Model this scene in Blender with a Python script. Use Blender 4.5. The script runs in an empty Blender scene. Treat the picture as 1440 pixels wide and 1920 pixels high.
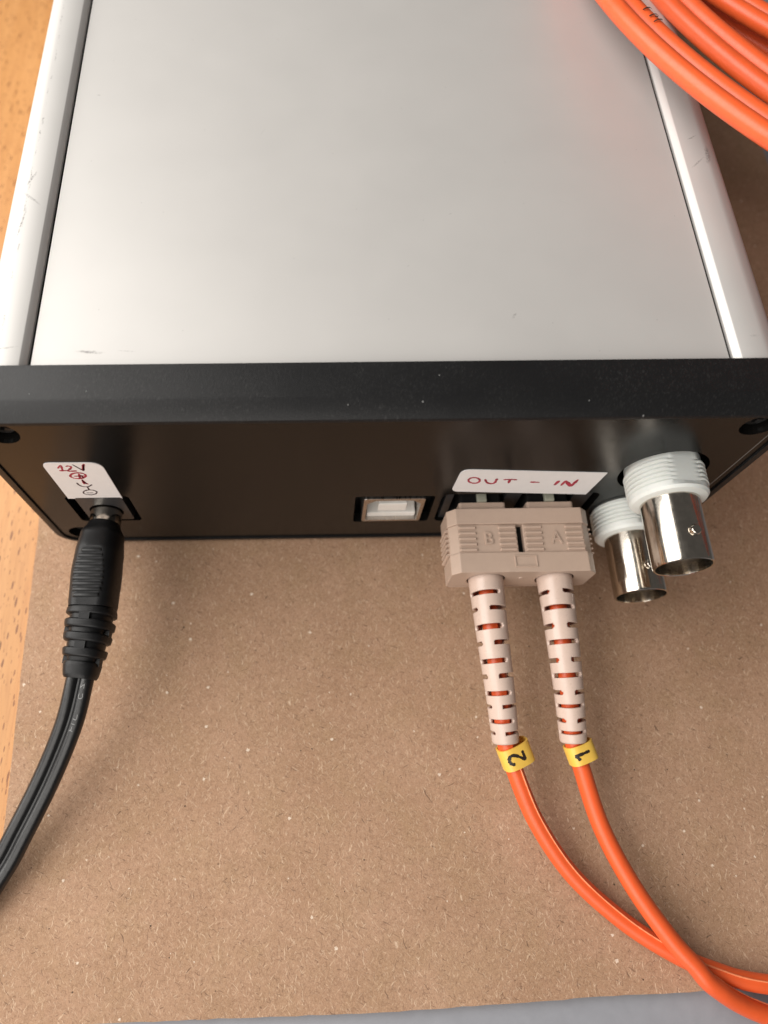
import bpy, bmesh, math, random
from math import sin, cos, pi, radians
from mathutils import Vector, Matrix
from mathutils.geometry import tessellate_polygon

random.seed(7)
S = 0.001                                   # all figures below are millimetres
scene = bpy.context.scene
COL = scene.collection

# ------------------------------------------------------------------ camera
cam_data = bpy.data.cameras.new("camera")
cam = bpy.data.objects.new("camera", cam_data)
COL.objects.link(cam)
cam.location = Vector((-10.662, -56.080, 142.574)) * S
cam.rotation_euler = (0.38526, -0.00787, -0.01780)
cam_data.sensor_fit = 'VERTICAL'
cam_data.sensor_height = 36.0
cam_data.lens = 36.0 * 1296.69 / 1920.0
cam_data.shift_x = (720 - 614.0) / 1920.0
cam_data.shift_y = (1000.494 - 960) / 1920.0
cam_data.clip_start = 0.002
cam_data.clip_end = 20.0
cam_data.dof.use_dof = True
cam_data.dof.focus_distance = 0.122
cam_data.dof.aperture_fstop = 13.0
scene.camera = cam

# ------------------------------------------------------------------ light
world = bpy.data.worlds.new("World")
scene.world = world
world.use_nodes = True
bg = world.node_tree.nodes["Background"]
bg.inputs[0].default_value = (1.0, 0.95, 0.90, 1)
bg.inputs[1].default_value = 0.095


def area(name, loc, target, size, size_y, power, color):
    d = bpy.data.lights.new(name, 'AREA')
    d.shape = 'RECTANGLE'
    d.size, d.size_y, d.energy, d.color = size, size_y, power, color
    o = bpy.data.objects.new(name, d)
    COL.objects.link(o)
    o.location = loc
    o.rotation_euler = (Vector(target) - Vector(loc)).to_track_quat('-Z', 'Y').to_euler()
    return o


area("window_light", (-0.36, 0.09, 0.31), (0.0, 0.0, 0.0), 0.56, 0.46, 4.65, (1.0, 0.965, 0.92))
area("front_fill_light", (-0.24, -0.48, 0.36), (0.0, -0.02, 0.0), 0.56, 0.46, 3.0, (1.0, 0.955, 0.90))  # added fill lamp from the front left, brightens the connector panel

scene.render.engine = 'CYCLES'
scene.view_settings.view_transform = 'Standard'
scene.view_settings.look = 'None'
scene.view_settings.gamma = 1.0
scene.view_settings.use_curve_mapping = False
scene.view_settings.exposure = 0.0


# ------------------------------------------------------------------ materials
class NT:
    def __init__(s, name):
        s.m = bpy.data.materials.new(name)
        s.m.use_nodes = True
        s.t = s.m.node_tree
        s.b = s.t.nodes["Principled BSDF"]
        tc = s.n('ShaderNodeTexCoord')
        mp = s.n('ShaderNodeMapping')
        mp.inputs['Scale'].default_value = (1000, 1000, 1000)     # object space in millimetres
        s.t.links.new(tc.outputs['Object'], mp.inputs['Vector'])
        s.co = mp.outputs[0]

    def n(s, kind, **kw):
        n = s.t.nodes.new(kind)
        for k, v in kw.items():
            setattr(n, k, v)
        return n

    def l(s, a, b):
        s.t.links.new(a, b)

    def put(s, sock, v):
        if hasattr(v, 'is_output'):
            s.l(v, sock)
        elif v is not None:
            sock.default_value = v

    def map(s, loc=(0, 0, 0), rot=(0, 0, 0), scale=(1, 1, 1), co=None):
        m = s.n('ShaderNodeMapping')
        m.inputs['Location'].default_value = loc
        m.inputs['Rotation'].default_value = rot
        m.inputs['Scale'].default_value = scale
        s.l(co or s.co, m.inputs['Vector'])
        return m.outputs[0]

    def noise(s, scale, detail=3, rough=0.5, dist=0.0, co=None):
        n = s.n('ShaderNodeTexNoise')
        n.inputs['Scale'].default_value = scale
        n.inputs['Detail'].default_value = detail
        n.inputs['Roughness'].default_value = rough
        n.inputs['Distortion'].default_value = dist
        s.l(co or s.co, n.inputs['Vector'])
        return n.outputs['Fac']

    def ramp(s, v, a, b, c0=0.0, c1=1.0, smooth=False):
        r = s.n('ShaderNodeMapRange')
        if smooth:
            r.interpolation_type = 'SMOOTHSTEP'
        s.l(v, r.inputs[0])
        for i, q in zip((1, 2, 3, 4), (a, b, c0, c1)):
            r.inputs[i].default_value = q
        return r.outputs[0]

    def math(s, op, a, b=None, c=None):
        m = s.n('ShaderNodeMath', operation=op)
        s.put(m.inputs[0], a)
        if b is not None:
            s.put(m.inputs[1], b)
        if c is not None:
            s.put(m.inputs[2], c)
        return m.outputs[0]

    def mix(s, f, a, b, blend='MIX'):
        m = s.n('ShaderNodeMix', data_type='RGBA', blend_type=blend)
        s.put(m.inputs[0], f)
        s.put(m.inputs[6], a if hasattr(a, 'is_output') else (*a, 1))
        s.put(m.inputs[7], b if hasattr(b, 'is_output') else (*b, 1))
        return m.outputs[2]

    def voronoi(s, scale, co=None, feature='F1', rnd=1.0):
        v = s.n('ShaderNodeTexVoronoi', feature=feature, voronoi_dimensions='2D')
        v.inputs['Scale'].default_value = scale
        v.inputs['Randomness'].default_value = rnd
        s.l(co or s.co, v.inputs['Vector'])
        return v

    def bump(s, h, strength, dist_mm):
        b = s.n('ShaderNodeBump')
        b.inputs['Strength'].default_value = strength
        b.inputs['Distance'].default_value = dist_mm * S
        s.l(h, b.inputs['Height'])
        s.l(b.outputs[0], s.b.inputs['Normal'])

    def setp(s, **kw):
        for k, v in kw.items():
            key = {'color': 'Base Color', 'rough': 'Roughness', 'metal': 'Metallic', 'spec': 'Specular IOR Level',
                   'coat': 'Coat Weight', 'sss': 'Subsurface Weight'}[k]
            if k == 'color' and not hasattr(v, 'is_output'):
                v = (*v, 1)
            s.put(s.b.inputs[key], v)
        return s


def plastic(name, col, rough=0.45, var=0.08, bump=0.15, bscale=6.0, spec=0.5, sss=0.0):
    t = NT(name)
    n = t.noise(0.5, 4, 0.6)
    dark = tuple(c * (1 - var) for c in col)
    lite = tuple(min(1, c * (1 + var)) for c in col)
    t.setp(color=t.mix(t.ramp(n, 0.3, 0.7), dark, lite), spec=spec,
           rough=t.ramp(t.noise(1.7, 3), 0.3, 0.7, rough * 0.88, min(1, rough * 1.12)))
    if sss:
        t.b.inputs['Subsurface Weight'].default_value = sss
        t.b.inputs['Subsurface Radius'].default_value = (0.0012, 0.0009, 0.0007)
    t.bump(t.noise(bscale, 3), bump, 0.05)
    return t.m


def mat_cardboard():
    t = NT('cardboard_brown')
    base = t.mix(t.ramp(t.noise(0.045, 3, 0.6), 0.3, 0.7), (0.365, 0.218, 0.134), (0.445, 0.276, 0.18))
    base = t.mix(t.ramp(t.noise(0.11, 3, 0.6, 0.5, t.map((17, 3, 0))), 0.45, 0.75, 0, 0.5), base, (0.35, 0.228, 0.125))
    base = t.mix(t.ramp(t.noise(0.5, 4, 0.65, 0.6), 0.35, 0.72, 0, 0.40), base, (0.30, 0.18, 0.108))
    base = t.mix(t.ramp(t.noise(1.7, 5, 0.75, 1.2), 0.47, 0.72, 0, 0.72), base, (0.18, 0.10, 0.06))
    base = t.mix(t.ramp(t.noise(2.0, 5, 0.75, 1.2, t.map((31, 7, 0))), 0.53, 0.74, 0, 0.70), base, (0.60, 0.43, 0.305))
    for i, (rot, sc, seed, lo, hi, col, amt) in enumerate((
            (0.4, 1.7, 3, 0.665, 0.72, (0.12, 0.068, 0.044), 0.6), (1.7, 1.6, 11, 0.67, 0.73, (0.14, 0.08, 0.052), 0.55),
            (2.6, 1.2, 23, 0.735, 0.77, (0.09, 0.05, 0.034), 0.7), (1.1, 1.1, 67, 0.735, 0.77, (0.09, 0.05, 0.034), 0.7),
            (0.9, 1.8, 37, 0.655, 0.72, (0.64, 0.47, 0.335), 0.55), (2.2, 1.7, 51, 0.66, 0.72, (0.66, 0.49, 0.345), 0.5), (1.5, 1.5, 83, 0.68, 0.73, (0.70, 0.53, 0.385), 0.55))):
        w = t.n('ShaderNodeVectorMath', operation='ADD')
        nz = t.n('ShaderNodeTexNoise')
        nz.inputs['Scale'].default_value = 0.5
        t.l(t.co, nz.inputs['Vector'])
        sc2 = t.n('ShaderNodeVectorMath', operation='SCALE')
        t.l(nz.outputs['Color'], sc2.inputs[0])
        sc2.inputs['Scale'].default_value = 1.1
        t.l(t.co, w.inputs[0])
        t.l(sc2.outputs[0], w.inputs[1])
        co = t.map((seed, seed * 1.7, 0), (0, 0, 0), (0.30, 2.3, 1), co=t.map(rot=(0, 0, rot), co=w.outputs[0]))
        f = t.noise(sc, 1.5, 0.5, 0.0, co)
        base = t.mix(t.ramp(f, lo, hi, 0, amt), base, col)
    v = t.voronoi(0.24)
    sep = t.n('ShaderNodeSeparateColor')
    t.l(v.outputs['Color'], sep.inputs[0])
    siz = t.ramp(sep.outputs[0], 0.72, 1.0, 0.0, 0.15)
    spot = t.math('LESS_THAN', t.math('ADD', v.outputs['Distance'], t.math('MULTIPLY', t.noise(3.5, 3), 0.16)),
                  t.math('ADD', siz, 0.006))
    base = t.mix(t.math('MULTIPLY', spot, 0.8), base, (0.74, 0.62, 0.50))
    v2 = t.voronoi(0.2, t.map((9.3, 4.1, 0)))
    sep2 = t.n('ShaderNodeSeparateColor')
    t.l(v2.outputs['Color'], sep2.inputs[0])
    spot2 = t.math('LESS_THAN', t.math('ADD', v2.outputs['Distance'], t.math('MULTIPLY', t.noise(2.5, 2), 0.07)),
                   t.math('ADD', t.ramp(sep2.outputs[1], 0.6, 1.0, 0.0, 0.06), 0.008))
    base = t.mix(t.math('MULTIPLY', spot2, 0.85), base, (0.045, 0.028, 0.02))
    t.setp(color=base, rough=0.88, spec=0.25)
    t.bump(t.math('ADD', t.noise(2.2, 5, 0.7, 0.8), t.math('MULTIPLY', t.noise(0.12, 2), 2.0)), 0.5, 0.2)
    return t.m


def mat_wood():
    t = NT('beech_wood')
    wob = t.noise(0.03, 2)
    base = t.mix(t.ramp(t.noise(1.0, 4, 0.6, 0.4, t.map(scale=(0.35, 0.018, 1))), 0.3, 0.7), (0.47, 0.225, 0.076), (0.53, 0.268, 0.10))
    base = t.mix(t.ramp(t.noise(1.0, 3, 0.6, 0.3, t.map((5, 0, 0), scale=(1.6, 0.12, 1))), 0.45, 0.75, 0, 0.5), base, (0.35, 0.15, 0.05))
    for loc, sc, th, col, a in (((0, 0, 0), (0.72, 0.155, 1), 0.20, (0.15, 0.05, 0.014), 0.85),
                                ((7.7, 3.3, 0), (0.95, 0.21, 1), 0.18, (0.19, 0.068, 0.02), 0.8),
                                ((3.1, 8.3, 0), (1.5, 0.34, 1), 0.18, (0.22, 0.085, 0.026), 0.6)):
        v = t.voronoi(1.0, t.map(loc, (0, 0, 0), sc, co=t.map(rot=(0, 0, 0.05))))
        sep = t.n('ShaderNodeSeparateColor')
        t.l(v.outputs['Color'], sep.inputs[0])
        siz = t.ramp(sep.outputs[0], 0.25, 1.0, 0.0, th)
        d = t.math('SUBTRACT', siz, t.math('ADD', v.outputs['Distance'], t.math('MULTIPLY', t.noise(1.3, 2), 0.05)))
        base = t.mix(t.ramp(d, -0.03, 0.015, 0, a), base, col)
    t.setp(color=base, rough=0.42, spec=0.4)
    t.bump(t.noise(1.0, 4, 0.6, 0, t.map(scale=(1.5, 0.2, 1))), 0.15, 0.05)
    return t.m


def mat_alu(name, scuffs=(), edge=None):
    t = NT(name)
    col = t.mix(t.ramp(t.noise(0.06, 3), 0.3, 0.7), (0.57, 0.556, 0.538), (0.59, 0.575, 0.556))
    wear = None
    for (x, y, ang, ln, wd, amt) in scuffs:
        mp = t.n('ShaderNodeMapping', vector_type='TEXTURE')
        mp.inputs['Location'].default_value = (x, y, 0)
        mp.inputs['Rotation'].default_value = (0, 0, ang)
        mp.inputs['Scale'].default_value = (ln, wd, 1000)
        t.l(t.co, mp.inputs['Vector'])
        sp = t.n('ShaderNodeSeparateXYZ')
        t.l(mp.outputs[0], sp.inputs[0])
        wv = t.math('ADD', sp.outputs[1], t.math('MULTIPLY', t.math('SUBTRACT', t.noise(0.9, 2), 0.5), 1.6))
        r = t.math('ADD', t.math('POWER', t.math('ABSOLUTE', sp.outputs[0]), 2.0), t.math('POWER', t.math('ABSOLUTE', wv), 2.0))
        f = t.math('MULTIPLY', t.ramp(r, 0.15, 1.0, amt, 0.0), t.ramp(t.noise(2.6, 3, 0.7), 0.40, 0.62, 0.1, 1.0))
        wear = f if wear is None else t.math('MAXIMUM', wear, f)
    if edge is not None:
        sp = t.n('ShaderNodeSeparateXYZ')
        t.l(t.co, sp.inputs[0])
        dx = t.math('ABSOLUTE', t.math('SUBTRACT', t.math('ADD', sp.outputs[0],
                    t.math('MULTIPLY', t.math('SUBTRACT', t.noise(0.12, 4, 0.7), 0.5), 1.6)), edge))
        f = t.math('MULTIPLY', t.ramp(dx, 0.02, 0.22, 0.75, 0.0), t.ramp(t.noise(0.35, 4, 0.75), 0.50, 0.66))
        wear = f if wear is None else t.math('MAXIMUM', wear, f)
    speck = t.voronoi(0.055, t.map((1.3, 2.2, 0)))
    f = t.math('MULTIPLY', t.math('LESS_THAN', speck.outputs['Distance'], 0.006), 0.25)
    wear = f if wear is None else t.math('MAXIMUM', wear, f)
    t.setp(color=t.mix(wear, col, (0.16, 0.15, 0.145)), metal=t.math('SUBTRACT', 0.42, t.math('MULTIPLY', wear, 0.3)),
           rough=t.ramp(t.noise(0.09, 4, 0.65, 0.6), 0.3, 0.7, 0.525, 0.56), spec=0.4)
    t.bump(t.noise(11.0, 2), 0.05, 0.02)
    return t.m


def mat_bezel():
    t = NT('black_bezel_plastic')
    n = t.noise(1.0, 4, 0.7, 0.0, t.map(scale=(5.5, 1.7, 1), co=t.map(rot=(0, 0, 0.25))))
    patch = t.noise(0.07, 3, 0.6)
    f = t.math('MULTIPLY', t.ramp(n, 0.54, 0.70), t.ramp(patch, 0.36, 0.58, 0.05, 0.75))
    col = t.mix(f, (0.008, 0.008, 0.0085), (0.036, 0.036, 0.0355))
    v = t.voronoi(0.35)
    sep = t.n('ShaderNodeSeparateColor')
    t.l(v.outputs['Color'], sep.inputs[0])
    sp = t.math('LESS_THAN', v.outputs['Distance'], t.ramp(sep.outputs[0], 0.93, 1.0, 0.0, 0.045))
    col = t.mix(t.math('MULTIPLY', sp, 0.4), col, (0.45, 0.45, 0.44))
    t.setp(color=col, rough=t.ramp(patch, 0.3, 0.7, 0.38, 0.46), spec=0.30)
    t.bump(t.math('ADD', t.noise(3.5, 4, 0.7), t.math('MULTIPLY', n, 0.8)), 0.45, 0.07)
    return t.m


def mat_panel():
    t = NT('black_panel_satin')
    v = t.voronoi(0.22)
    sep = t.n('ShaderNodeSeparateColor')
    t.l(v.outputs['Color'], sep.inputs[0])
    sp = t.math('LESS_THAN', v.outputs['Distance'], t.ramp(sep.outputs[0], 0.8, 1.0, 0.0, 0.028))
    t.setp(color=t.mix(t.math('MULTIPLY', sp, 0.5), (0.006, 0.0055, 0.005), (0.25, 0.24, 0.23)),
           rough=t.ramp(t.noise(0.5, 3), 0.3, 0.7, 0.21, 0.26), spec=0.32)
    t.bump(t.noise(7.0, 3), 0.05, 0.02)
    return t.m


def metal(name, col, rough, bump=0.05, streak=False):
    t = NT(name)
    r = t.ramp(t.noise(1.0, 3, 0.6, 0, t.map(scale=(2, 0.4, 2))), 0.3, 0.7, rough * 0.75, rough * 1.4)
    t.setp(color=t.mix(t.ramp(t.noise(0.9, 3), 0.35, 0.7), col, tuple(c * 0.86 for c in col)), metal=1.0, rough=r)
    t.bump(t.noise(2.2, 3), bump, 0.05)
    return t.m


M = {}
M['card'] = mat_cardboard()
M['wood'] = mat_wood()
M['grey'] = plastic('grey_laminate', (0.27, 0.275, 0.30), 0.5, 0.04, 0.1, 2.0)
M['alu'] = mat_alu('anodised_top', scuffs=((-46.6, 12.8, -0.08, 2.6, 0.34, 0.75), (-40.8, 12.95, -0.08, 1.6, 0.12, 0.5),
                                           (22.1, 19.2, 0.9, 0.75, 0.28, 0.7), (5.2, 29.8, 0.6, 0.5, 0.12, 0.3), (-51.0, 10.4, 0, 0.15, 0.15, 0.9), (13.4, 41.5, 0.4, 0.4, 0.14, 0.35), (-51.5, 72.3, 0.2, 0.45, 0.25, 0.4), (-20.0, 62.0, 1.1, 1.6, 0.10, 0.16), (34.0, 44.0, -0.5, 2.2, 0.08, 0.14)))
M['alu_l'] = mat_alu('anodised_rail_left', scuffs=((-60.0, 44.8, -0.75, 2.6, 0.30, 0.6), (-60.6, 49.5, 1.2, 2.0, 0.3, 0.8),
                                                   (-60.9, 39.0, 1.45, 4.0, 0.22, 0.8), (-59.6, 13.0, 0.15, 2.2, 0.16, 0.7)), edge=-60.75)
M['alu_r'] = mat_alu('anodised_rail_right', scuffs=((59.6, 58.8, 0.55, 1.2, 0.2, 0.8), (59.3, 52.4, 0.75, 2.1, 0.22, 0.8), (61.6, 54.5, 1.4, 2.6, 0.6, 0.8),
                                                    (60.0, 14.0, 0.1, 0.9, 0.3, 0.35)))
M['bezel'] = mat_bezel()
M['panel'] = mat_panel()
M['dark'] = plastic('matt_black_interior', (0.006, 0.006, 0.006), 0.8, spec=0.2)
M['screw'] = plastic('black_oxide_screw', (0.012, 0.012, 0.012), 0.3, spec=0.6)
M['nickel'] = metal('nickel_plate', (0.62, 0.57, 0.50), 0.15, 0.13)
M['tin'] = metal('tinned_shell', (0.60, 0.56, 0.52), 0.30, 0.05)
M['brass'] = metal('contact_metal', (0.52, 0.46, 0.40), 0.35)
M['white_pl'] = plastic('white_nylon', (0.74, 0.76, 0.73), 0.42, 0.03, 0.08, 2.0, sss=0.15)
M['usb_white'] = plastic('white_insulator', (0.80, 0.78, 0.74), 0.4, 0.03)
M['paper'] = plastic('white_sticker_paper', (0.78, 0.755, 0.745), 0.62, 0.02, 0.08, 4.0)
M['ink_r'] = plastic('red_marker_ink', (0.36, 0.022, 0.05), 0.5, 0.5, 0.0, 5.0)
M['ink_k'] = plastic('dark_marker_ink', (0.035, 0.014, 0.022), 0.5, 0.5, 0.0, 5.0)
M['beige'] = plastic('beige_connector_plastic', (0.475, 0.352, 0.278), 0.34, 0.03, 0.10, 3.0)
M['boot'] = plastic('pinkish_boot_plastic', (0.57, 0.435, 0.365), 0.30, 0.03, 0.10, 3.0)
M['greenish'] = plastic('pale_key_plastic', (0.30, 0.30, 0.24), 0.45)
M['orange'] = plastic('orange_cable_jacket', (0.74, 0.104, 0.025), 0.38, 0.05, 0.18, 3.0)
M['yellow'] = plastic('yellow_marker_plastic', (0.80, 0.50, 0.085), 0.38, 0.05, 0.08)
M['print'] = plastic('black_print', (0.02, 0.012, 0.008), 0.5)
M['rubber'] = plastic('black_pvc', (0.007, 0.007, 0.0075), 0.42, 0.15, 0.25, 4.0, spec=0.28)
M['grip'] = plastic('black_pvc_grip', (0.014, 0.0145, 0.015), 0.5, 0.2, 0.3, 5.0, spec=0.4)
M['cord'] = plastic('black_cord_sheath', (0.007, 0.007, 0.0075), 0.33, 0.15, 0.2, 2.0, spec=0.5)
M['ridge_glint'] = plastic('pale_ridge_highlight', (0.88, 0.27, 0.12), 0.28, 0.1, 0.1, 2.0)  # paler orange, the highlight of the cable fin put into the colour
M['emboss'] = plastic('pale_print', (0.22, 0.22, 0.22), 0.5)
M['fibre_hole'] = plastic('dark_grey_socket', (0.03, 0.03, 0.032), 0.4)


# ------------------------------------------------------------------ mesh helpers
def link(name, me, mat, parent=None, smooth=None, bevel=0, seg=2):
    if mat is not None and not me.materials:
        me.materials.append(mat)
    o = bpy.data.objects.new(name, me)
    COL.objects.link(o)
    if parent is not None:
        o.parent = parent
    if smooth is not None:
        me.shade_smooth()
        me.set_sharp_from_angle(angle=radians(smooth))
    if bevel:
        b = o.modifiers.new('bevel', 'BEVEL')
        b.width, b.segments, b.limit_method, b.angle_limit = bevel * S, seg, 'ANGLE', radians(35)
    return o


def mesh(name, vs, fs, recalc=True):
    me = bpy.data.meshes.new(name)
    me.from_pydata([(v[0] * S, v[1] * S, v[2] * S) for v in vs], [], fs)
    if recalc:
        bm = bmesh.new()
        bm.from_mesh(me)
        bmesh.ops.recalc_face_normals(bm, faces=bm.faces)
        bm.to_mesh(me)
        bm.free()
    me.update()
    return me


def empty(name, loc, label, cat, group=None):
    o = bpy.data.objects.new(name, None)
    COL.objects.link(o)
    o.empty_display_size = 0.005
    o['label'], o['category'] = label, cat
    if group:
        o['group'] = group
    return o


def join(parts):
    V, F = [], []
    for vs, fs in parts:
        k = len(V)
        V += list(vs)
        F += [tuple(i + k for i in f) for f in fs]
    return V, F


def box(x0, x1, y0, y1, z0, z1):
    v = [(x, y, z) for x in (x0, x1) for y in (y0, y1) for z in (z0, z1)]
    return v, [(0, 1, 3, 2), (4, 6, 7, 5), (0, 4, 5, 1), (2, 3, 7, 6), (0, 2, 6, 4), (1, 5, 7, 3)]


def loops(ls, close=False, cap0=True, cap1=True):
    n = len(ls[0])
    V = [p for l in ls for p in l]
    F = []
    m = len(ls)
    for i in range(m if close else m - 1):
        a, b = i * n, ((i + 1) % m) * n
        for j in range(n):
            k = (j + 1) % n
            F.append((a + j, a + k, b + k, b + j))
    if not close:
        if cap0:
            F.append(tuple(range(n)))
        if cap1:
            F.append(tuple((m - 1) * n + j for j in range(n)))
    return V, F


def prism(poly, y0, y1, n=1):
    """closed outline of (x, z) extruded along y"""
    return loops([[(x, y0 + (y1 - y0) * i / n, z) for x, z in poly] for i in range(n + 1)])


def rrect(x0, x1, z0, z1, r, n=6):
    out = []
    for cx, cz, a in ((x1 - r, z1 - r, 0), (x0 + r, z1 - r, 90), (x0 + r, z0 + r, 180), (x1 - r, z0 + r, 270)):
        for i in range(n + 1):
            t = radians(a + 90 * i / n)
            out.append((cx + r * cos(t), cz + r * sin(t)))
    return out


def circle(cx, cz, r, n=32, a0=0.0):
    return [(cx + r * cos(a0 + 2 * pi * i / n), cz + r * sin(a0 + 2 * pi * i / n)) for i in range(n)]


def plate(outer, holes, y0, y1):
    """plate in the xz plane with holes, between y0 (front) and y1"""
    ls = [outer] + holes
    flat = [p for l in ls for p in l]
    tris = tessellate_polygon([[Vector((x, z, 0)) for x, z in l] for l in ls])
    n = len(flat)
    V = [(x, y0, z) for x, z in flat] + [(x, y1, z) for x, z in flat]
    F = [tuple(t) for t in tris] + [tuple(i + n for i in reversed(t)) for t in tris]
    k = 0
    for l in ls:
        for j in range(len(l)):
            a, b = k + j, k + (j + 1) % len(l)
            F.append((a, b, b + n, a + n))
        k += len(l)
    return V, F


def lathe_y(cx, cz, prof, n=48):
    """revolve (y, r) profile about an axis parallel to y"""
    return loops([[(cx + r * cos(2 * pi * i / n), y, cz + r * sin(2 * pi * i / n)) for i in range(n)] for y, r in prof])


def ring_y(cx, cz, prof, n=48):
    """closed profile of (y, r) revolved: a ring with a real bore"""
    return loops([[(cx + r * cos(2 * pi * i / n), y, cz + r * sin(2 * pi * i / n)) for i in range(n)] for y, r in prof], close=True)


def spline(pts, n):
    """Catmull-Rom through pts, n samples evenly spread by length"""
    P = [Vector(p) for p in pts]
    P = [P[0] * 2 - P[1]] + P + [P[-1] * 2 - P[-2]]
    dense = []
    for i in range(1, len(P) - 2):
        for k in range(40):
            t = k / 40
            a, b, c, d = P[i - 1], P[i], P[i + 1], P[i + 2]
            dense.append(0.5 * ((2 * b) + (c - a) * t + (2 * a - 5 * b + 4 * c - d) * t * t + (3 * b - a - 3 * c + d) * t ** 3))
    dense.append(P[-2])
    L = [0.0]
    for a, b in zip(dense, dense[1:]):
        L.append(L[-1] + (b - a).length)
    out, j = [], 0
    for i in range(n):
        s = L[-1] * i / (n - 1)
        while j < len(L) - 2 and L[j + 1] < s:
            j += 1
        u = (s - L[j]) / max(1e-9, L[j + 1] - L[j])
        out.append(dense[j].lerp(dense[j + 1], min(1, u)))
    return out


def frames(path, closed=False, up=Vector((0, 0, 1))):
    out = []
    n = len(path)
    for i in range(n):
        if closed:
            t = path[(i + 1) % n] - path[i - 1]
        else:
            t = path[min(n - 1, i + 1)] - path[max(0, i - 1)]
        t.normalize()
        s = t.cross(up).normalized()          # to the right of travel
        out.append((path[i], s, s.cross(t), t))
    return out


def sweep(path, prof, closed=False):
    """prof(t) -> list of (side, up) offsets"""
    fr = frames(path, closed)
    ls = []
    for i, (p, s, u, t) in enumerate(fr):
        ls.append([p + s * a + u * b for a, b in prof(i / (len(fr) - 1))])
    return loops(ls, close=closed)


def disc(r, n=20, sx=1.0, su=1.0, ox=0.0, ou=0.0):
    return [(ox + r * sx * cos(2 * pi * i / n), ou + r * su * sin(2 * pi * i / n)) for i in range(n)]


def super_e(hw, hh, e=3.0, n=40, ox=0.0, ou=0.0):
    out = []
    for i in range(n):
        t = 2 * pi * i / n
        c, s = cos(t), sin(t)
        out.append((ox + hw * math.copysign(abs(c) ** (2 / e), c), ou + hh * math.copysign(abs(s) ** (2 / e), s)))
    return out


def strokes(lists, wid, mapper, lift):
    """pen strokes: thin ribbons with thickness; mapper(u, v, h) -> xyz"""
    parts = []
    for pts in lists:
        P = spline([(a, b, 0) for a, b in pts], max(6, 5 * len(pts))) if len(pts) > 2 else \
            [Vector((pts[0][0] + (pts[1][0] - pts[0][0]) * k / 5, pts[0][1] + (pts[1][1] - pts[0][1]) * k / 5, 0)) for k in range(6)]
        ls = []
        for i, p in enumerate(P):
            t = (P[min(len(P) - 1, i + 1)] - P[max(0, i - 1)])
            t.normalize()
            q = Vector((-t.y, t.x, 0))
            w = wid * 0.5 * (1.0 + random.uniform(-0.28, 0.3))
            if i in (0, len(P) - 1):
                w *= 0.6
            a, b = p + q * w, p - q * w
            ls.append([mapper(a.x, a.y, lift), mapper(b.x, b.y, lift), mapper(b.x, b.y, 0.0), mapper(a.x, a.y, 0.0)])
        parts.append(loops(ls))
    return join(parts)


def text_mesh(body, size):
    cu = bpy.data.curves.new('type', 'FONT')
    cu.body = body
    cu.size = size
    cu.align_x, cu.align_y = 'CENTER', 'CENTER'
    cu.extrude = 0.02
    o = bpy.data.objects.new('type', cu)
    COL.objects.link(o)
    dg = bpy.context.evaluated_depsgraph_get()
    me = bpy.data.meshes.new_from_object(o.evaluated_get(dg))
    bpy.data.objects.remove(o)
    return [v.co.copy() for v in me.vertices], [tuple(p.vertices) for p in me.polygons]


# ------------------------------------------------------------------ setting: desk
def structure(o):
    o['kind'] = 'structure'
    return o


structure(link('wooden_desk', mesh('wooden_desk', *box(-420, -60.15, -420, 420, -24, -1.4)), M['wood'], bevel=0.6))
structure(link('grey_tabletop', mesh('grey_tabletop', *box(-59.85, 420, -420, 420, -24, -1.5)), M['grey'], bevel=0.6))

# cardboard sheet with slightly wavy cut edges
rng = random.Random(3)
corners = [(-73.1, 14.0), (-71.9, -27.0), (-69.6, -89.3), (-47, -88.85), (0, -88.2), (40, -86.6), (90, -85.2), (124, -84.6), (121, 20), (119.6, 116),
           (118.0, 230), (-81.5, 230)]
edge = []
for (ax, ay), (bx, by) in zip(corners, corners[1:] + corners[:1]):
    n = max(4, int(math.hypot(bx - ax, by - ay) / 2.2))
    for i in range(n):
        t = i / n
        j = 0.10 if i else 0.0
        edge.append((ax + (bx - ax) * t + rng.uniform(-j, j), ay + (by - ay) * t + rng.uniform(-j, j)))
tris = tessellate_polygon([[Vector((x, y, 0)) for x, y in edge]])
ne = len(edge)
cV = [(x, y, 0.0) for x, y in edge] + [(x, y, -1.35) for x, y in edge]
cF = [tuple(t) for t in tris] + [tuple(i + ne for i in reversed(t)) for t in tris] + \
     [(i, (i + 1) % ne, (i + 1) % ne + ne, i + ne) for i in range(ne)]
card = link('cardboard_sheet', mesh('cardboard_sheet', cV, cF), M['card'])
card['label'] = 'plain brown cardboard sheet lying flat under the silver and black case'
card['category'] = 'cardboard'

# ------------------------------------------------------------------ the case
case = empty('instrument_case', (0, 0, 0), 'silver aluminium case with black plastic bezel and black connector panel', 'case')
YE = 196.0
top = link('top_panel', mesh('top_panel', *box(-55.72, 55.72, 7.5, YE, 48.9, 51.0)), M['alu'], case, bevel=0.16, seg=3)


def rail_profile(sg):
    p = [(64.4, 1.2), (64.4, 49.4), (64.3, 50.1), (63.95, 50.75), (63.2, 51.3), (61.9, 51.82), (61.45, 51.95), (61.0, 52.0)]
    p += [(57.14, 52.0), (57.0, 51.93), (56.36, 51.22), (56.24, 51.02), (56.24, 48.2), (52.0, 48.2), (52.0, 47.0), (63.2, 46.0), (63.2, 2.2), (52, 2.2), (52, 1.2)]
    p = [(sg * x, z) for x, z in p]
    return p if sg > 0 else p[::-1]


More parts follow.
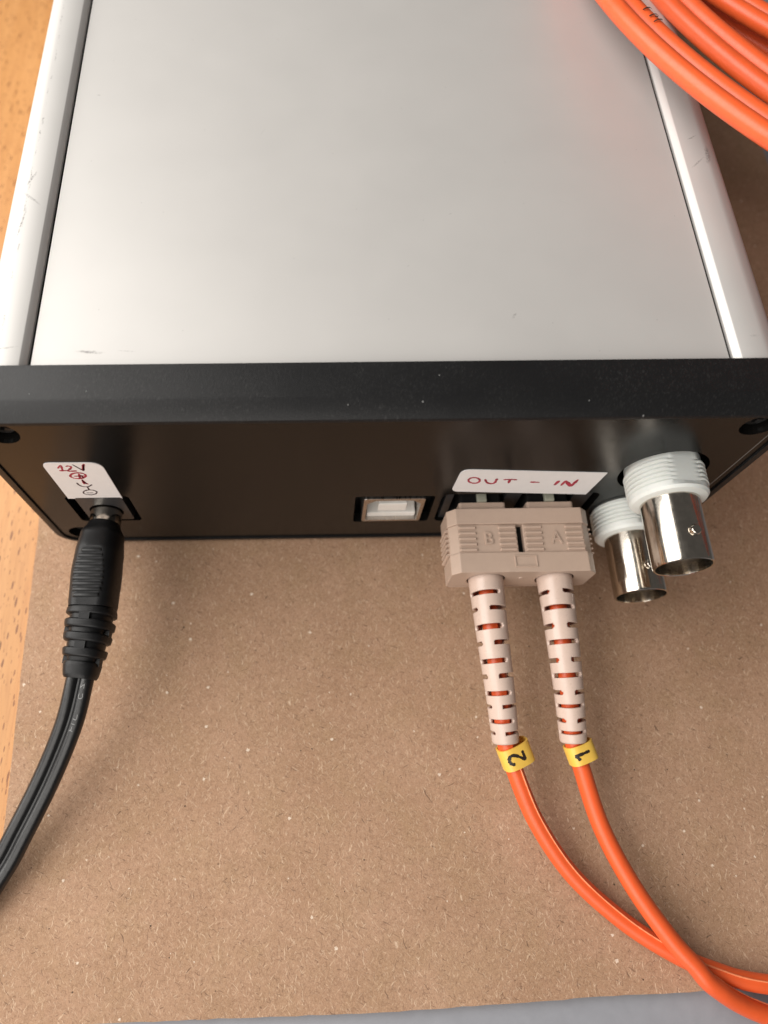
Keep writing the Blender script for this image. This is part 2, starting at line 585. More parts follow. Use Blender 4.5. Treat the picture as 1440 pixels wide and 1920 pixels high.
for sg, mk in ((-1, 'alu_l'), (1, 'alu_r')):
    link('side_rail', mesh('side_rail', *prism(rail_profile(sg), 6.0, YE)), M[mk], case, smooth=28)
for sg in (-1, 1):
    link('groove_shade', mesh('groove_shade', *box(sg * 55.985 - 0.25, sg * 55.985 + 0.25, 7.6, YE - 0.2, 48.3, 50.45)), M['dark'], case)  # black strip added in the gap to stand for its deep shade
link('bottom_panel', mesh('bottom_panel', *box(-51.9, 51.9, 6, YE, 0.5, 2.0)), M['alu'], case)
link('end_plate', mesh('end_plate', *box(-65, 65, YE + 0.1, YE + 2.5, 0.5, 51)), M['panel'], case)


def bez(y, g, r):      # g: how far the outline is pulled in
    return [(x, y, z) for x, z in rrect(-68.3 + g, 68.3 - g, 0.05 + g * 0.62, 52.45 - g, r, 8)]


ls = [bez(6.2, 2.6, 5.5), bez(9.2, 2.6, 5.5), bez(9.55, 0.25, 6.5), bez(9.35, 0.0, 6.7), bez(3.35, 0.0, 6.7), bez(2.75, 0.10, 6.6), bez(0.45, 1.62, 5.2),
      bez(0.12, 1.92, 5.0), bez(0.0, 2.25, 4.7)]
inn = [[(x, y, z) for x, z in rrect(-65.0, 65.0, 2.15, 49.85, 3.4, 8)] for y in (0.0, 0.12, 5.0)]
inn[0] = [(x * 1.0005, y, z) for x, y, z in inn[0]]
link('rear_bezel', mesh('rear_bezel', *loops(ls + inn, close=True)), M['bezel'], case, smooth=24)

# rear panel with its cut-outs
cut_jack = rrect(-58.7, -46.5, 12.0, 23.6, 0.9, 3)
cut_usb = rrect(-3.3, 12.2, 9.7, 22.0, 0.7, 3)
cut_sc = rrect(13.5, 44.2, 9.6, 22.6, 1.6, 4)
cut_b1 = circle(52.0, 31.0, 7.7, 40)
cut_b2 = circle(52.0, 14.0, 7.55, 40)
SCREWS = ((-60.5, 46.9), (-60.6, 5.9), (60.3, 46.9), (60.3, 5.9))
holes = [cut_jack, cut_usb, cut_sc, cut_b1] + [circle(x, z, 2.9, 24) for x, z in SCREWS]
rear = link('rear_panel', mesh('rear_panel', *plate(rrect(-64.9, 64.9, 2.25, 49.75, 3.3, 8), holes, 0.35, 2.35)), M['panel'], case)
link('inner_board', mesh('inner_board', *box(-62, 62, 11.0, 12.0, 2.5, 47.5)), M['dark'], case)

# screws: pan head with a real cross recess, sunk in the corner holes
cross = [(-0.35, -1.2), (0.35, -1.2), (0.35, -0.35), (1.2, -0.35), (1.2, 0.35), (0.35, 0.35), (0.35, 1.2), (-0.35, 1.2), (-0.35, 0.35), (-1.2, 0.35), (-1.2, -0.35), (-0.35, -0.35)]
sv, sf = join([plate(circle(0, 0, 1.9, 24), [cross], 0.0, 0.9), ring_y(0, 0, [(0.0, 1.9), (0.45, 2.45), (1.6, 2.55), (1.6, 1.2), (0.9, 1.2), (0.9, 1.9)], 24)])
screw_me = mesh('screw', sv, sf)
for k, (x, z) in enumerate(SCREWS):
    o = link('screw', screw_me, M['screw'], case, smooth=40 if k == 0 else None)
    o.location = Vector((x, 1.75, z)) * S
    o.rotation_euler = (0, radians(20 + 37 * k), 0)

# USB socket
usb = link('usb_socket', mesh('usb_shell', *plate(rrect(-1.6, 10.4, 10.4, 21.2, 0.5, 3), [[(-0.85, 11.15), (9.65, 11.15), (9.65, 18.9), (8.0, 20.45), (0.8, 20.45), (-0.85, 18.9)]], 0.12, 9.5)),
           M['tin'], case, bevel=0.12)
link('insulator', mesh('usb_insulator', *join([box(1.55, 7.25, 0.75, 8.8, 14.4, 17.6), box(-0.6, 9.4, 7.2, 8.9, 11.3, 20.2), box(-0.55, 9.35, 0.9, 7.1, 11.2, 12.9)])),
     M['usb_white'], usb, bevel=0.15)
for i in range(2):
    for zz in (14.25, 17.6):
        link('contact', mesh('usb_contact', *box(2.6 + 2.4 * i, 3.8 + 2.4 * i, 2.6, 7.1, zz, zz + 0.14)), M['brass'], usb)

# power jack behind the left cut-out
jack = link('power_jack', mesh('power_jack', *plate(rrect(-56.7, -47.8, 13.1, 23.4, 0.5, 3), [circle(-52.35, 17.1, 3.25, 28)], 0.15, 9.0)), M['fibre_hole'], case, bevel=0.2)
link('centre_pin', mesh('centre_pin', *lathe_y(-52.35, 17.1, [(8.8, 1.0), (2.4, 1.0), (2.0, 0.6)], 16)), M['nickel'], jack, smooth=40)

# optical transceiver socket behind the clip
opt = link('optical_socket', mesh('optical_socket', *plate(rrect(14.6, 43.3, 8.8, 23.4, 0.6, 3),
           [rrect(16.1, 26.4, 12.2, 21.9, 0.4, 2), rrect(29.4, 39.8, 12.2, 21.9, 0.4, 2)], 1.2, 9.0)), M['fibre_hole'], case, bevel=0.2)
for cx in (21.4, 34.6):
    link('key_slot', mesh('key_slot', *box(cx - 0.9, cx + 0.9, -0.3, 3.4, 19.6, 20.7)), M['greenish'], opt, bevel=0.12)


# BNC sockets: white threaded nylon body, nickel barrel, bayonet lugs
def bnc(h, tilt):
    prof = [(1.6, 4.2), (1.6, 6.4), (0.2, 6.4)]
    y = 0.0
    for k in range(5):
        prof += [(y, 6.22), (y - 0.22, 6.78), (y - 0.48, 6.78), (y - 0.70, 6.24)]
        y -= 0.84
    prof += [(y - 0.05, 6.65), (y - 1.0, 6.6), (y - 1.5, 6.2), (y - 1.75, 5.4), (y - 1.75, 4.2)]
    V, F = ring_y(52.0, h, prof, 72)
    # the thread is milled flat on two sides
    W = []
    for x, yy, z in V:
        a, b = x - 52.0, z - h
        a2, b2 = a * cos(tilt) - b * sin(tilt), a * sin(tilt) + b * cos(tilt)
        if yy > -4.4:
            b2 = max(-5.9, min(5.9, b2))
        W.append((52.0 + a2 * cos(tilt) + b2 * sin(tilt), yy, h - a2 * sin(tilt) + b2 * cos(tilt)))
    body = link('bnc_socket', mesh('bnc_body', W, F), M['white_pl'], case, smooth=32)
    bar = [(0.5, 4.95), (-17.6, 4.95), (-17.95, 4.85), (-18.05, 4.7), (-17.95, 4.52), (-17.4, 4.45), (-8.0, 4.45), (-8.0, 0.9), (0.5, 0.9)]
    link('barrel', mesh('bnc_barrel', *ring_y(52.0, h, bar, 72)), M['nickel'], body, smooth=35)
    link('dielectric', mesh('bnc_dielectric', *ring_y(52.0, h, [(-7.9, 4.4), (-8.6, 4.4), (-8.6, 2.6), (-14.0, 2.5), (-14.0, 1.1), (-7.9, 1.1)], 32)), M['usb_white'], body, smooth=35)
    link('centre_contact', mesh('bnc_contact', *lathe_y(52.0, h, [(-7.5, 0.8), (-13.2, 0.8), (-13.4, 0.5)], 16)), M['brass'], body, smooth=40)
    for a in (radians(86), radians(266)):
        lug = [(r0, k) for r0, k in ((4.7, 1.0), (5.55, 1.0), (5.8, 0.78), (5.8, 0.0))]
        n = 20
        ax, az = cos(a), sin(a)
        L = []
        for r0, k in lug[:3]:
            L.append([(52.0 + ax * r0 - az * k * 0.95 * cos(2 * pi * i / n), -13.2 + k * 0.95 * sin(2 * pi * i / n), h + az * r0 + ax * k * 0.95 * cos(2 * pi * i / n)) for i in range(n)])
        link('bayonet_lug', mesh('bnc_lug', *loops(L)), M['nickel'], body, smooth=40)
    return body


bnc(31.0, radians(8))
bnc(14.0, radians(20))

# stickers on the panel
PY = 0.35


def sticker(name, poly, label):
    o = link(name, mesh(name, *prism(poly, PY - 0.14, PY - 0.01)), M['paper'], case)
    o['label'] = label
    return o


def onpanel(u, v, h):
    return (u, PY - 0.14 - h, v)


def rounded(pts, radii, n=6):
    out = []
    m = len(pts)
    for i in range(m):
        p, a, b = Vector(pts[i]), Vector(pts[i - 1]), Vector(pts[(i + 1) % m])
        r = radii[i]
        if r == 0:
            out.append(tuple(p))
            continue
        d1, d2 = (a - p).normalized() * r, (b - p).normalized() * r
        for k in range(n + 1):
            t = k / n
            q = (p + d1) * (1 - t) ** 2 + p * 2 * t * (1 - t) + (p + d2) * t * t
            out.append((q.x, q.y))
    return out


st1 = sticker('sticker', rounded([(-57.9, 23.1), (-47.7, 22.95), (-47.6, 37.25), (-57.75, 37.45)], [0, 0, 2.2, 1.6]), 'small white sticker handwritten 12V with polarity symbol')
st2 = sticker('sticker', rounded([(14.75, 24.15), (41.2, 22.05), (41.95, 31.05), (15.15, 33.1)], [1.4, 0, 0, 2.0]), 'white sticker handwritten OUT - IN in red')
INK_OUT = {
    'O': [(17.96, 27.68), (17.33, 28.27), (17.1, 29.08), (17.38, 29.72), (18.02, 29.91), (18.74, 29.56), (19.2, 28.83), (19.19, 28.05), (18.7, 27.59), (17.96, 27.68)],
    'U': [(20.11, 29.18), (20.74, 27.84), (21.63, 27.32), (22.2, 27.7), (22.27, 29.37)],
    'T1': [(23.56, 28.89), (24.84, 29.0), (26.1, 28.77)], 'T2': [(24.76, 28.81), (24.84, 27.43)],
    'D': [(28.77, 27.81), (30.59, 27.61)], 'I': [(34.04, 28.21), (33.74, 26.37)],
    'N1': [(35.04, 26.13), (35.26, 28.17)], 'N2': [(35.26, 28.17), (37.02, 25.77)], 'N3': [(37.02, 25.77), (37.44, 28.55)]}
thick = ('I', 'N2', 'N3')
link('lettering', mesh('lettering', *join([strokes([v], 0.66 if k in thick else 0.44, onpanel, 0.02 + 0.004 * n) for n, (k, v) in enumerate(INK_OUT.items())])), M['ink_r'], st2)
INK_R = [[(-55.56, 35.43), (-54.66, 36.56), (-54.96, 34.74)], [(-55.61, 34.57), (-54.19, 34.6)],
         [(-53.94, 36.06), (-53.46, 36.32), (-53.07, 35.92), (-53.47, 35.26), (-54.11, 34.41), (-52.55, 34.43)],
         [(-50.55, 37.0), (-51.4, 34.46)], [(-50.78, 36.76), (-51.48, 34.4)],
         [(-53.88, 31.55), (-54.36, 32.12), (-54.19, 32.9), (-53.45, 33.52), (-52.5, 33.7), (-51.77, 33.36), (-51.6, 32.65), (-52.07, 31.9), (-52.98, 31.46), (-53.88, 31.55)],
         [(-53.75, 32.41), (-51.88, 32.52)], [(-52.58, 33.36), (-52.93, 31.58)], [(-52.37, 32.79), (-52.29, 31.66)],
         [(-52.76, 31.12), (-52.93, 29.2)], [(-52.87, 30.2), (-52.22, 29.11)], [(-52.8, 30.9), (-52.5, 29.3)]]
INK_K = [[(-52.6, 36.81), (-51.4, 34.46)], [(-54.12, 29.84), (-53.98, 28.89), (-53.47, 28.2), (-52.49, 28.24), (-51.64, 29.0)], [(-52.75, 28.11), (-52.78, 26.73)],
         [(-53.79, 24.81), (-54.24, 25.33), (-54.09, 26.05), (-53.42, 26.63), (-52.54, 26.79), (-51.86, 26.47), (-51.68, 25.82), (-52.11, 25.12), (-52.94, 24.72), (-53.79, 24.81)],
         [(-53.66, 25.56), (-52.43, 25.52)]]
link('lettering', mesh('lettering', *strokes(INK_R, 0.38, onpanel, 0.02)), M['ink_r'], st1)
link('symbol', mesh('symbol', *strokes(INK_K, 0.27, onpanel, 0.028)), M['ink_k'], st1)

# ------------------------------------------------------------------ power lead
lead = empty('power_lead', (0, 0, 0), 'black power lead with ribbed plug in the socket below the 12V sticker', 'power cord')
axis = [(-52.35, 0.0, 17.1), (-52.6, -5, 17.0), (-53.0, -12, 16.6), (-53.2, -20, 16.2), (-53.75, -26, 15.7), (-54.5, -32.4, 15.0)]
AX = spline(axis, 200)
ALEN = [0.0]
for a, b in zip(AX, AX[1:]):
    ALEN.append(ALEN[-1] + (b - a).length)


def ax_range(y0, y1, n):
    """points of the plug axis between two y values"""
    out = []
    for i in range(n):
        y = y0 + (y1 - y0) * i / (n - 1)
        k = min(range(len(AX)), key=lambda q: abs(AX[q].y - y))
        k = max(1, min(len(AX) - 2, k))
        a, b = (AX[k], AX[k + 1]) if AX[k].y >= y else (AX[k - 1], AX[k])
        f = (y - a.y) / (b.y - a.y)
        out.append(a.lerp(b, f))
    return out


link('plug_barrel', mesh('plug_barrel', *lathe_y(-52.35, 17.1, [(6, 2.6), (0.3, 2.75), (-0.3, 3.05), (-2.9, 2.95), (-2.9, 1.5)], 40)), M['nickel'], lead, smooth=40)


def lerp_table(tab, y):
    for (y0, *a), (y1, *b) in zip(tab, tab[1:]):
        if y1 <= y <= y0:
            f = (y0 - y) / (y0 - y1)
            f = f * f * (3 - 2 * f)
            return [p + (q - p) * f for p, q in zip(a, b)]
    return list(tab[-1][1:]) if y < tab[-1][0] else list(tab[0][1:])


body_tab = [(-2.5, 3.0, 3.0, 2.1), (-2.9, 3.25, 3.3, 2.2), (-5.2, 4.25, 4.3, 2.5), (-9.0, 4.5, 4.65, 2.9), (-13.0, 4.6, 4.7, 3.2), (-18.5, 4.45, 4.5, 3.2), (-19.6, 4.35, 4.4, 3.2)]
pts = ax_range(-2.5, -19.6, 60)
fr = frames(pts)
ls = []
for p, s, u, t in fr:
    hw, hh, e = lerp_table(body_tab, p.y)
    ls.append([p + s * a + u * min(b, hh * (0.93 if p.y < -8.3 else 1.0)) for a, b in super_e(hw * 0.94, hh * 0.98, e, 48)])
grip = link('plug_grip', mesh('plug_grip', *loops(ls)), M['rubber'], lead, smooth=30)
# thumb pad with cross ribs
rib_me = None
for i in range(9):
    y = -9.4 - i * 1.08
    p = ax_range(y, y - 0.1, 2)[0]
    w = 2.85 * math.sqrt(max(0.1, 1 - ((i - 4.6) / 6.2) ** 2))
    zt = p.z + 4.62 * 0.912
    prof = [(-0.40, -0.5), (-0.37, 0.15), (-0.20, 0.42), (0.12, 0.42), (0.36, 0.12), (0.40, -0.5)]
    L = []
    for k, xx in enumerate((-w, -w + 0.25, w - 0.25, w)):
        hh = 0.35 if k in (0, 3) else 1.0
        L.append([(p.x + xx - 0.2, y + a, zt + (b if b < 0 else b * hh)) for a, b in prof])
    link('grip_rib', mesh('grip_rib', *loops(L)), M['grip'], grip, smooth=50)

# strain relief: core, rings and the bridges between them
core_tab = [(-19.4, 3.85, 3.85), (-26, 3.35, 3.35), (-32.2, 2.4, 2.2)]
pts = ax_range(-19.4, -32.2, 24)
L = []
for p, s, u, t in frames(pts):
    hw, hh = lerp_table(core_tab, p.y)
    L.append([p + s * a + u * b for a, b in super_e(hw, hh, 2.6, 32)])
relief = link('strain_relief', mesh('relief_core', *loops(L)), M['rubber'], lead, smooth=40)
for y0, y1, hw, hw2 in ((-19.5, -21.05, 4.4, 4.65), (-21.95, -23.55, 4.6, 4.45), (-24.35, -25.95, 4.4, 4.2), (-27.05, -28.65, 4.05, 3.8), (-29.5, -32.35, 3.5, 3.05)):
    pts = ax_range(y0, y1, 9)
    L = []
    for i, (p, s, u, t) in enumerate(frames(pts)):
        f = i / 8
        k = 1 - 0.07 * abs(2 * f - 1) ** 6
        w = (hw + (hw2 - hw) * f) * k * 0.965
        L.append([p + s * a + u * b for a, b in super_e(w, w * 0.98, 2.8, 40)])
    link('relief_ring', mesh('relief_ring', *loops(L)), M['rubber'], relief, smooth=45)
for y0, y1, where in ((-20.9, -22.3, 'top'), (-25.7, -27.4, 'top'), (-23.3, -24.7, 'side'), (-28.4, -30.0, 'side')):
    pts = ax_range(y0, y1, 3)
    hw = 4.2 if y0 > -24 else 3.68
    if y0 < -28:
        hw = 3.4
    for sg in (-1, 1):
        L = []
        for p, s, u, t in frames(pts):
            if where == 'top':
                L.append([p + s * a + u * (sg * b) for a, b in ((-0.95, hw * 0.5), (0.95, hw * 0.5), (0.95, hw * 1.005), (-0.95, hw * 1.005))])
            else:
                L.append([p + s * (sg * b) + u * (a + 0.4) for a, b in ((-0.9, hw * 0.5), (0.9, hw * 0.5), (0.9, hw * 1.0), (-0.9, hw * 1.0))])
        link('relief_bridge', mesh('relief_bridge', *loops(L)), M['rubber'], relief)

cpath = [(-54.2, -30.5, 15.2), (-54.6, -32.6, 14.8), (-56.6, -39.9, 12.0), (-60.9, -49.2, 8.0), (-65.8, -58.6, 5.0), (-69.2, -64.6, 3.3), (-76, -74, 1.5), (-90, -88, 0.55), (-125, -112, 0.45)]
CP = spline(cpath, 150)


def flex(t):
    out = []
    r, d = 1.28, 1.30
    for sg in (1, -1):
        for i in range(15):
            a = radians(-154 + 308 * i / 14) + (0 if sg > 0 else pi)
            out.append((sg * 0 + (d if sg > 0 else -d) + r * cos(a), r * sin(a)))
    return out


cord = link('cord', mesh('cord', *sweep(CP, flex)), M['cord'], lead, smooth=45)
# pale print on the right-hand conductor
CF = frames(CP)


def on_cord(idx, side):
    def f(u, v, h):
        k = idx + u / ((CP[1] - CP[0]).length)
        i = max(0, min(len(CP) - 2, int(k)))
        p, s, up, t = CF[i]
        p2 = CF[i + 1][0]
        q = p.lerp(p2, k - i)
        a = v / 1.28
        return q + s * (side * 1.22 + 1.29 * sin(a)) + up * ((1.29 + h) * cos(a))
    return f


glyphs = [[(0.0, -0.3), (0.9, -0.3)], [(0.0, 0.3), (0.9, 0.3)], [(0.1, -0.3), (0.8, 0.3)],
          [(1.8, -0.3), (2.6, -0.35), (2.7, 0.3), (1.9, 0.3)],
          [(5.6, -0.3), (6.5, -0.3), (6.5, 0.3)],
          [(7.4, -0.35), (7.4, 0.3)], [(7.8, 0), (8.6, 0)], [(8.6, -0.35), (8.6, 0.35)]]
step = (CP[1] - CP[0]).length
link('lettering', mesh('lettering', *strokes(glyphs, 0.13, on_cord(int(2.6 / step), -1), 0.01)), M['emboss'], cord)

# ------------------------------------------------------------------ duplex fibre lead
fib = empty('fibre_lead', (0, 0, 0), 'orange duplex fibre lead with beige plug marked B and A below OUT - IN', 'fibre cable')
AXZ = 16.5
ZT, ZB = 21.05, 11.95


def clip_poly(dz=0.0, x0=14.35, x1=41.65, c=1.55):
    return [(x0, ZB + 0.9), (x0 + 0.9, ZB), (x1 - 0.9, ZB), (x1, ZB + 0.9), (x1, ZT - c), (x1 - c, ZT - dz), (x0 + c, ZT - dz), (x0, ZT - c)]


clipV = [plate(clip_poly(), [circle(21.4, AXZ, 3.62, 28), circle(34.6, AXZ, 3.62, 28)], -15.0, -11.1),
         prism(clip_poly(), -5.25, -2.0)]
for a, b in ((0, 1), (1, 0)):
    if a == 0:
        pl = [(14.5, ZB + 0.9), (15.4, ZB + 0.15), (27.25, ZB + 0.15), (27.25, ZT - 0.3), (16.0, ZT - 0.3), (14.5, ZT - 1.7)]
    else:
        pl = [(28.48, ZB + 0.15), (40.6, ZB + 0.15), (41.5, ZB + 0.9), (41.5, ZT - 1.7), (40.0, ZT - 0.3), (28.48, ZT - 0.3)]
    clipV.append(prism(pl, -11.1, -5.25))
clip = link('connector_clip', mesh('connector_clip', *join(clipV)), M['beige'], fib, bevel=0.14)
clip['label'] = 'beige duplex clip with ribbed grips, raised letters B and A'
link('slot_shade', mesh('slot_shade', *box(27.15, 28.6, -11.05, -5.3, 12.2, 19.3)), M['dark'], clip)  # black block that paints the shade inside the open slot
# grip ribs on the top and sides
rprof = [(-0.30, 0.0), (-0.26, 0.34), (-0.10, 0.48), (0.10, 0.48), (0.34, 0.0)]


def rib_mesh(name, ln):
    L = []
    for k, xx in enumerate((0, 0.15, ln - 0.15, ln)):
        L.append([(xx, a, (b if k in (1, 2) else b * 0.3) - 0.04) for a, b in rprof])
    return mesh(name, *loops(L))


rm = rib_mesh('grip_rib', 3.3)
side_me = mesh('side_rib', *loops([[(b * 1.5 - 0.05, a * 0.95, zz) for a, b in rprof] for zz in (0, 5.6)]))
for gx in (16.15, 23.75, 28.75, 36.5):
    for i in range(5):
        o = link('grip_rib', rm, M['beige'], clip)
        o.location = Vector((gx, -5.95 - i * 1.12, ZT - 0.3)) * S
for i in range(6):
    for sg, bx in ((-1, 14.52), (1, 41.48)):
        o = link('side_rib', side_me, M['beige'], clip)
        o.location = Vector((bx, -5.8 - i * 0.98, ZB + 1.4)) * S
        o.scale = (sg, 1, 1)
for ch, cx, cy in (('B', 21.75, -8.3), ('A', 34.7, -8.3)):
    V, F = text_mesh(ch, 3.8)
    V = [(v.x * 0.86 + cx, v.y * 0.95 + cy, ZT - 0.3 + (0.24 if v.z > 0 else -0.05)) for v in V]
    link('letter', mesh('letter', V, F), M['beige'], clip)
# framed window below the slot and ejector mark on the end face
link('window_mark', mesh('window_mark', *join([box(26.15, 30.35, -14.05, -13.85, ZT - 0.1, ZT + 0.2), box(26.15, 30.35, -11.95, -11.75, ZT - 0.1, ZT + 0.16),
     box(26.15, 26.35, -13.84, -11.96, ZT - 0.1, ZT + 0.18), box(30.15, 30.35, -13.84, -11.96, ZT - 0.1, ZT + 0.18)])), M['beige'], clip)
link('ejector_mark', mesh('ejector_mark', *lathe_y(28.0, 17.3, [(-14.9, 0.55), (-15.1, 0.5), (-15.15, 0.3)], 16)), M['beige'], clip, smooth=40)
for cx in (21.4, 34.6):
    link('connector_nose', mesh('connector_nose', *prism(rrect(cx - 4.0, cx + 4.0, 13.2, 19.4, 0.5, 3), -0.34, 7.5)), M['dark'], fib)
    link('connector_housing', mesh('connector_housing', *prism(rrect(cx - 4.55, cx + 4.55, 12.75, 20.25, 0.5, 3), -2.05, -0.35)), M['beige'], fib, bevel=0.15)


# boots: slotted shells grown round their path
def boot(path, first, rot):
    NL, NA = 230, 96
    P = spline(path, NL)
    fr = frames(P)
    ts = (0.156, 0.25, 0.351, 0.442, 0.541, 0.625, 0.717, 0.788, 0.87, 0.937)
    length = sum((b - a).length for a, b in zip(P, P[1:]))
    V, F = [], []
    for i, (p, s, u, t) in enumerate(fr):
        f = i / (NL - 1)
        r = 3.38 + (2.42 - 3.38) * f ** 0.9
        if f > 0.985:
            r -= 0.12 * ((f - 0.985) / 0.015) ** 2
        for j in range(NA):
            a = 2 * pi * j / NA
            V.append(p + s * (r * sin(a)) + u * (r * cos(a)))

    def cut(f, a):
        for k, tk in enumerate(ts):
            hw = 0.45 if k < 6 else 0.41
            d = abs(f - tk) * length
            if d > hw:
                continue
            base = rot + (0 if (k % 2 == 0) == first else pi / 2)
            for c in (base, base + pi):
                da = abs((a - c + pi) % (2 * pi) - pi)
                R = 3.38 + (2.42 - 3.38) * f
                over = (da - radians(68)) * R + hw
                if over <= 0 or over * over + d * d < hw * hw:
                    return True
        return False
    for i in range(NL - 1):
        for j in range(NA):
            if cut((i + 0.5) / (NL - 1), 2 * pi * (j + 0.5) / NA):
                continue
            k = (j + 1) % NA
            F.append((i * NA + j, i * NA + k, (i + 1) * NA + k, (i + 1) * NA + j))
    me = mesh('boot', V, F, recalc=False)
    # make sure the faces look outwards
    f0 = me.polygons[0]
    c0 = Vector(P[0]) * S
    if (f0.center - c0).dot(f0.normal) < 0:
        me.flip_normals()
    o = link('boot', me, M['boot'], fib, smooth=60)
    m = o.modifiers.new('thickness', 'SOLIDIFY')
    m.thickness = 0.62 * S
    m.offset = -1
    return P


bp2 = [(21.4, -13.0, AXZ), (21.45, -17, 16.45), (21.7, -25, 15.9), (22.4, -35, 14.2), (23.2, -44.5, 11.2)]
bp1 = [(34.6, -13.0, AXZ), (34.65, -17, 16.45), (34.75, -25, 15.9), (35.15, -35, 14.1), (35.75, -44.5, 10.9)]
boot(bp2, True, radians(35))
boot(bp1, False, radians(20))


def cable_prof(r, ba, bh):
    """round jacket with the thin fin left where the pair was torn apart, at angle ba"""
    out = []
    for i in range(30):
        a = ba + radians(14) + (2 * pi - radians(28)) * i / 29
        out.append((r * cos(a), r * sin(a)))
    for da, h in ((-6, 0.05), (-3.2, bh), (3.2, bh), (6, 0.05)):
        a = ba + radians(da)
        out.append(((r + h) * cos(a), (r + h) * sin(a)))
    return out


c2 = bp2[:1] + bp2[1:] + [(24.7, -49.0, 9.2), (28.5, -58.0, 5.9), (34.6, -67.0, 3.2), (42.75, -74.5, 1.9), (50.7, -79.7, 1.75), (57.75, -82.8, 1.75), (66.8, -85.0, 1.8), (90, -87, 1.7), (130, -82, 1.7)]
c1 = bp1[:1] + bp1[1:] + [(36.9, -48.6, 9.6), (39.7, -59.1, 7.6), (44.2, -68.8, 6.2), (49.55, -77.1, 5.3), (53.0, -81.2, 5.0), (56.3, -84.8, 4.2), (65.0, -89.4, 1.6), (84, -95, 0.3), (130, -101, 0.25)]
P2, P1 = spline(c2, 260), spline(c1, 260)
for P, ang, i0, i1 in ((P2, lambda t: radians(120) - t * 0.35, 60, 260), (P1, lambda t: radians(225) - 2.1 * t * t, 60, 260)):
    cb = link('cable', mesh('cable', *sweep(P, lambda t: cable_prof(1.58, ang(t), 0.10))), M['orange'], fib, smooth=50)
    # pale strip on the jacket's fin, painting in its bright highlight line
    glint_path = []
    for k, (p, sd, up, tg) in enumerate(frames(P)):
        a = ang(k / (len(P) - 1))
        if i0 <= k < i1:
            glint_path.append(p + sd * (1.66 * cos(a)) + up * (1.66 * sin(a)))
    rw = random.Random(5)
    link('ridge_highlight', mesh('ridge_highlight', *sweep(glint_path, lambda t: disc(0.13 + 0.05 * rw.random(), 8))), M['ridge_glint'], cb, smooth=60)


# yellow clip-on markers with printed digits
def marker(path, y0, y1, off, ch, yaw, roll, hw):
    k0 = min(range(len(path)), key=lambda i: abs(path[i].y - y0))
    k1 = min(range(len(path)), key=lambda i: abs(path[i].y - y1))
    a, b = path[k0], path[k1]
    mid = (a + b) / 2
    t = (b - a).normalized()
    t = Matrix.Rotation(yaw, 3, 'Z') @ t
    s = t.cross(Vector((0, 0, 1))).normalized()
    s = Matrix.Rotation(roll, 3, t) @ s
    u = s.cross(t)
    ln = abs(y1 - y0) / 2
    s = -s                                     # +side points to the right of the picture
    # open-ended flattened sleeve
    out_, in_ = super_e(hw, 2.0, 3.0, 48), super_e(hw - 0.28, 1.72, 2.9, 48)
    c = mid - s * (-off)
    L = []
    for pr, q in ((out_, -ln), (out_, ln), (in_, ln), (in_, -ln)):
        L.append([c + s * x + u * z + t * q for x, z in pr])
    o = link('cable_marker', mesh('cable_marker', *loops(L, close=True)), M['yellow'], fib, smooth=40, bevel=0)

    def top(x):
        return 2.0 * max(0.0, 1 - abs(x / hw) ** 3.0) ** (1 / 3.0)

    def onm(a, b, h):          # a: across the glyph, b: up the glyph; its head points left
        x = -b - 0.22 * hw
        return c + s * x - t * a + u * (top(x) + h + (0.02 if h > 0 else -0.06))
    G = {'2': [[(-0.85, 0.75), (-0.55, 1.35), (0.1, 1.5), (0.75, 1.2), (0.85, 0.6), (0.4, -0.15), (-0.8, -1.35)], [(-0.9, -1.35), (-0.3, -1.38), (0.95, -1.35)]],
         '1': [[(0.22, 1.45), (0.22, 0.0), (0.22, -1.4)], [(0.2, 1.4), (-0.25, 1.05), (-0.75, 0.85)]]}[ch]
    W, F = strokes(G, 0.52, onm, 0.03)
    link('digit', mesh('digit', W, F), M['print'], o)
    return o


marker(P2, -44.85, -48.9, 1.15, '2', radians(3), radians(-3), 3.0)
marker(P1, -44.85, -48.3, 0.75, '1', radians(4), radians(-3), 2.6)

# ------------------------------------------------------------------ coil of spare cable leaning on the case
coil = empty('cable_coil', (0, 0, 0), 'coil of orange duplex cable leaning over the far right corner of the case', 'cable coil')


def loop_path(cx, cy, r, z0, k, n=220):
    P = []
    for i in range(n):
        a = 2 * pi * i / n
        x, y = cx + r * cos(a), cy + r * sin(a)
        s = (x - 62) * 0.6 + (y - 70) * 0.8
        z = z0 - k * s
        if s > 0:
            smax = (cx - 62) * 0.6 + (cy - 70) * 0.8 + r
            q = (z0 - k * smax - 2.2) / smax ** 2
            z -= q * s * s
        P.append(Vector((x, y, max(2.0, z))))
    return P


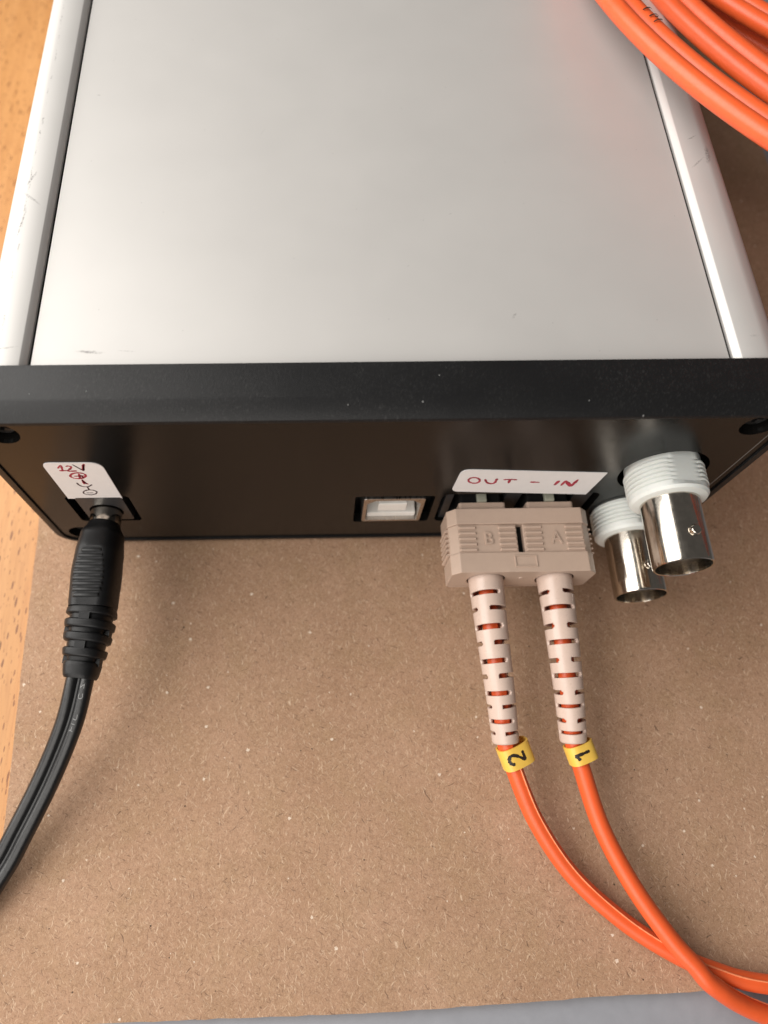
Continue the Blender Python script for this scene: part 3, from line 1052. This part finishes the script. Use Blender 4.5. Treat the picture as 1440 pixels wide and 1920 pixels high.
def duplex(t, r=1.70, d=1.66, tw=0.0):
    out = []
    for sg in (1, -1):
        for i in range(19):
            a = radians(-158 + 316 * i / 18) + (0 if sg > 0 else pi)
            x, z = sg * d + r * cos(a), r * sin(a)
            out.append((x * cos(tw) - z * sin(tw), x * sin(tw) + z * cos(tw)))
    return out


LOOPS = [(153.1, 109.5, 108.03, 60.0, 0.15, 0.08), (177.7, 129.4, 119.24, 56.0, 0.10, -0.12), (173.2, 162.5, 112.0, 54.0, 0.10, 0.05), (177.6, 167.2, 112.0, 47.0, 0.10, 0.35), (174.4, 186.1, 112.0, 41.5, 0.10, -0.3), (179.9, 160.4, 112.0, 42.5, 0.10, 0.5), (183, 172, 112.5, 56.0, 0.10, -0.1)]
first = None
for (cx, cy, r, z0, k, tw) in LOOPS:
    P = loop_path(cx, cy, r, z0, k)
    o = link('cable_loop', mesh('cable_loop', *sweep(P, lambda t: duplex(t, tw=tw), closed=True)), M['orange'], coil, smooth=50)
    if first is None:
        first = (o, P)
# black print on the nearest loop
o, P = first
FR = frames(P, closed=True)


def on_loop(x, y):
    k = min(range(len(P)), key=lambda i: (P[i].x - x) ** 2 + (P[i].y - y) ** 2)
    p, s, u, t = FR[k]

    def f(a, b, h):
        # a runs along the cable (towards the viewer), b across; the print sits on the inner cord
        ang = 0.05 + b / 1.64
        return p - t * a * SGN + IN * (1.66 + 1.71 * sin(ang)) + u * ((1.71 + h) * cos(ang) + 0.14)
    SGN = 1 if t.y > 0 else -1
    IN = s if (Vector((LOOPS[0][0], LOOPS[0][1], p.z)) - p).dot(s) > 0 else -s
    return f


f = on_loop(50.6, 79.4)
marks = [[(-3.6, -0.1), (-3.5, 0.8)], [(0.0, -0.9), (0.0, 0.75)], [(-0.1, 0.8), (0.25, 0.6)], [(2.3, -0.9), (2.3, 0.8)], [(2.3, 0.75), (2.65, 0.7)],
         [(2.95, -0.1), (3.2, 0.05)], [(3.2, 0.05), (3.0, 0.25)], [(4.1, -1.0), (4.1, 0.8)], [(4.1, 0.8), (3.8, 0.7)]]
link('lettering', mesh('lettering', *strokes(marks, 0.36, f, 0.03)), M['print'], o)
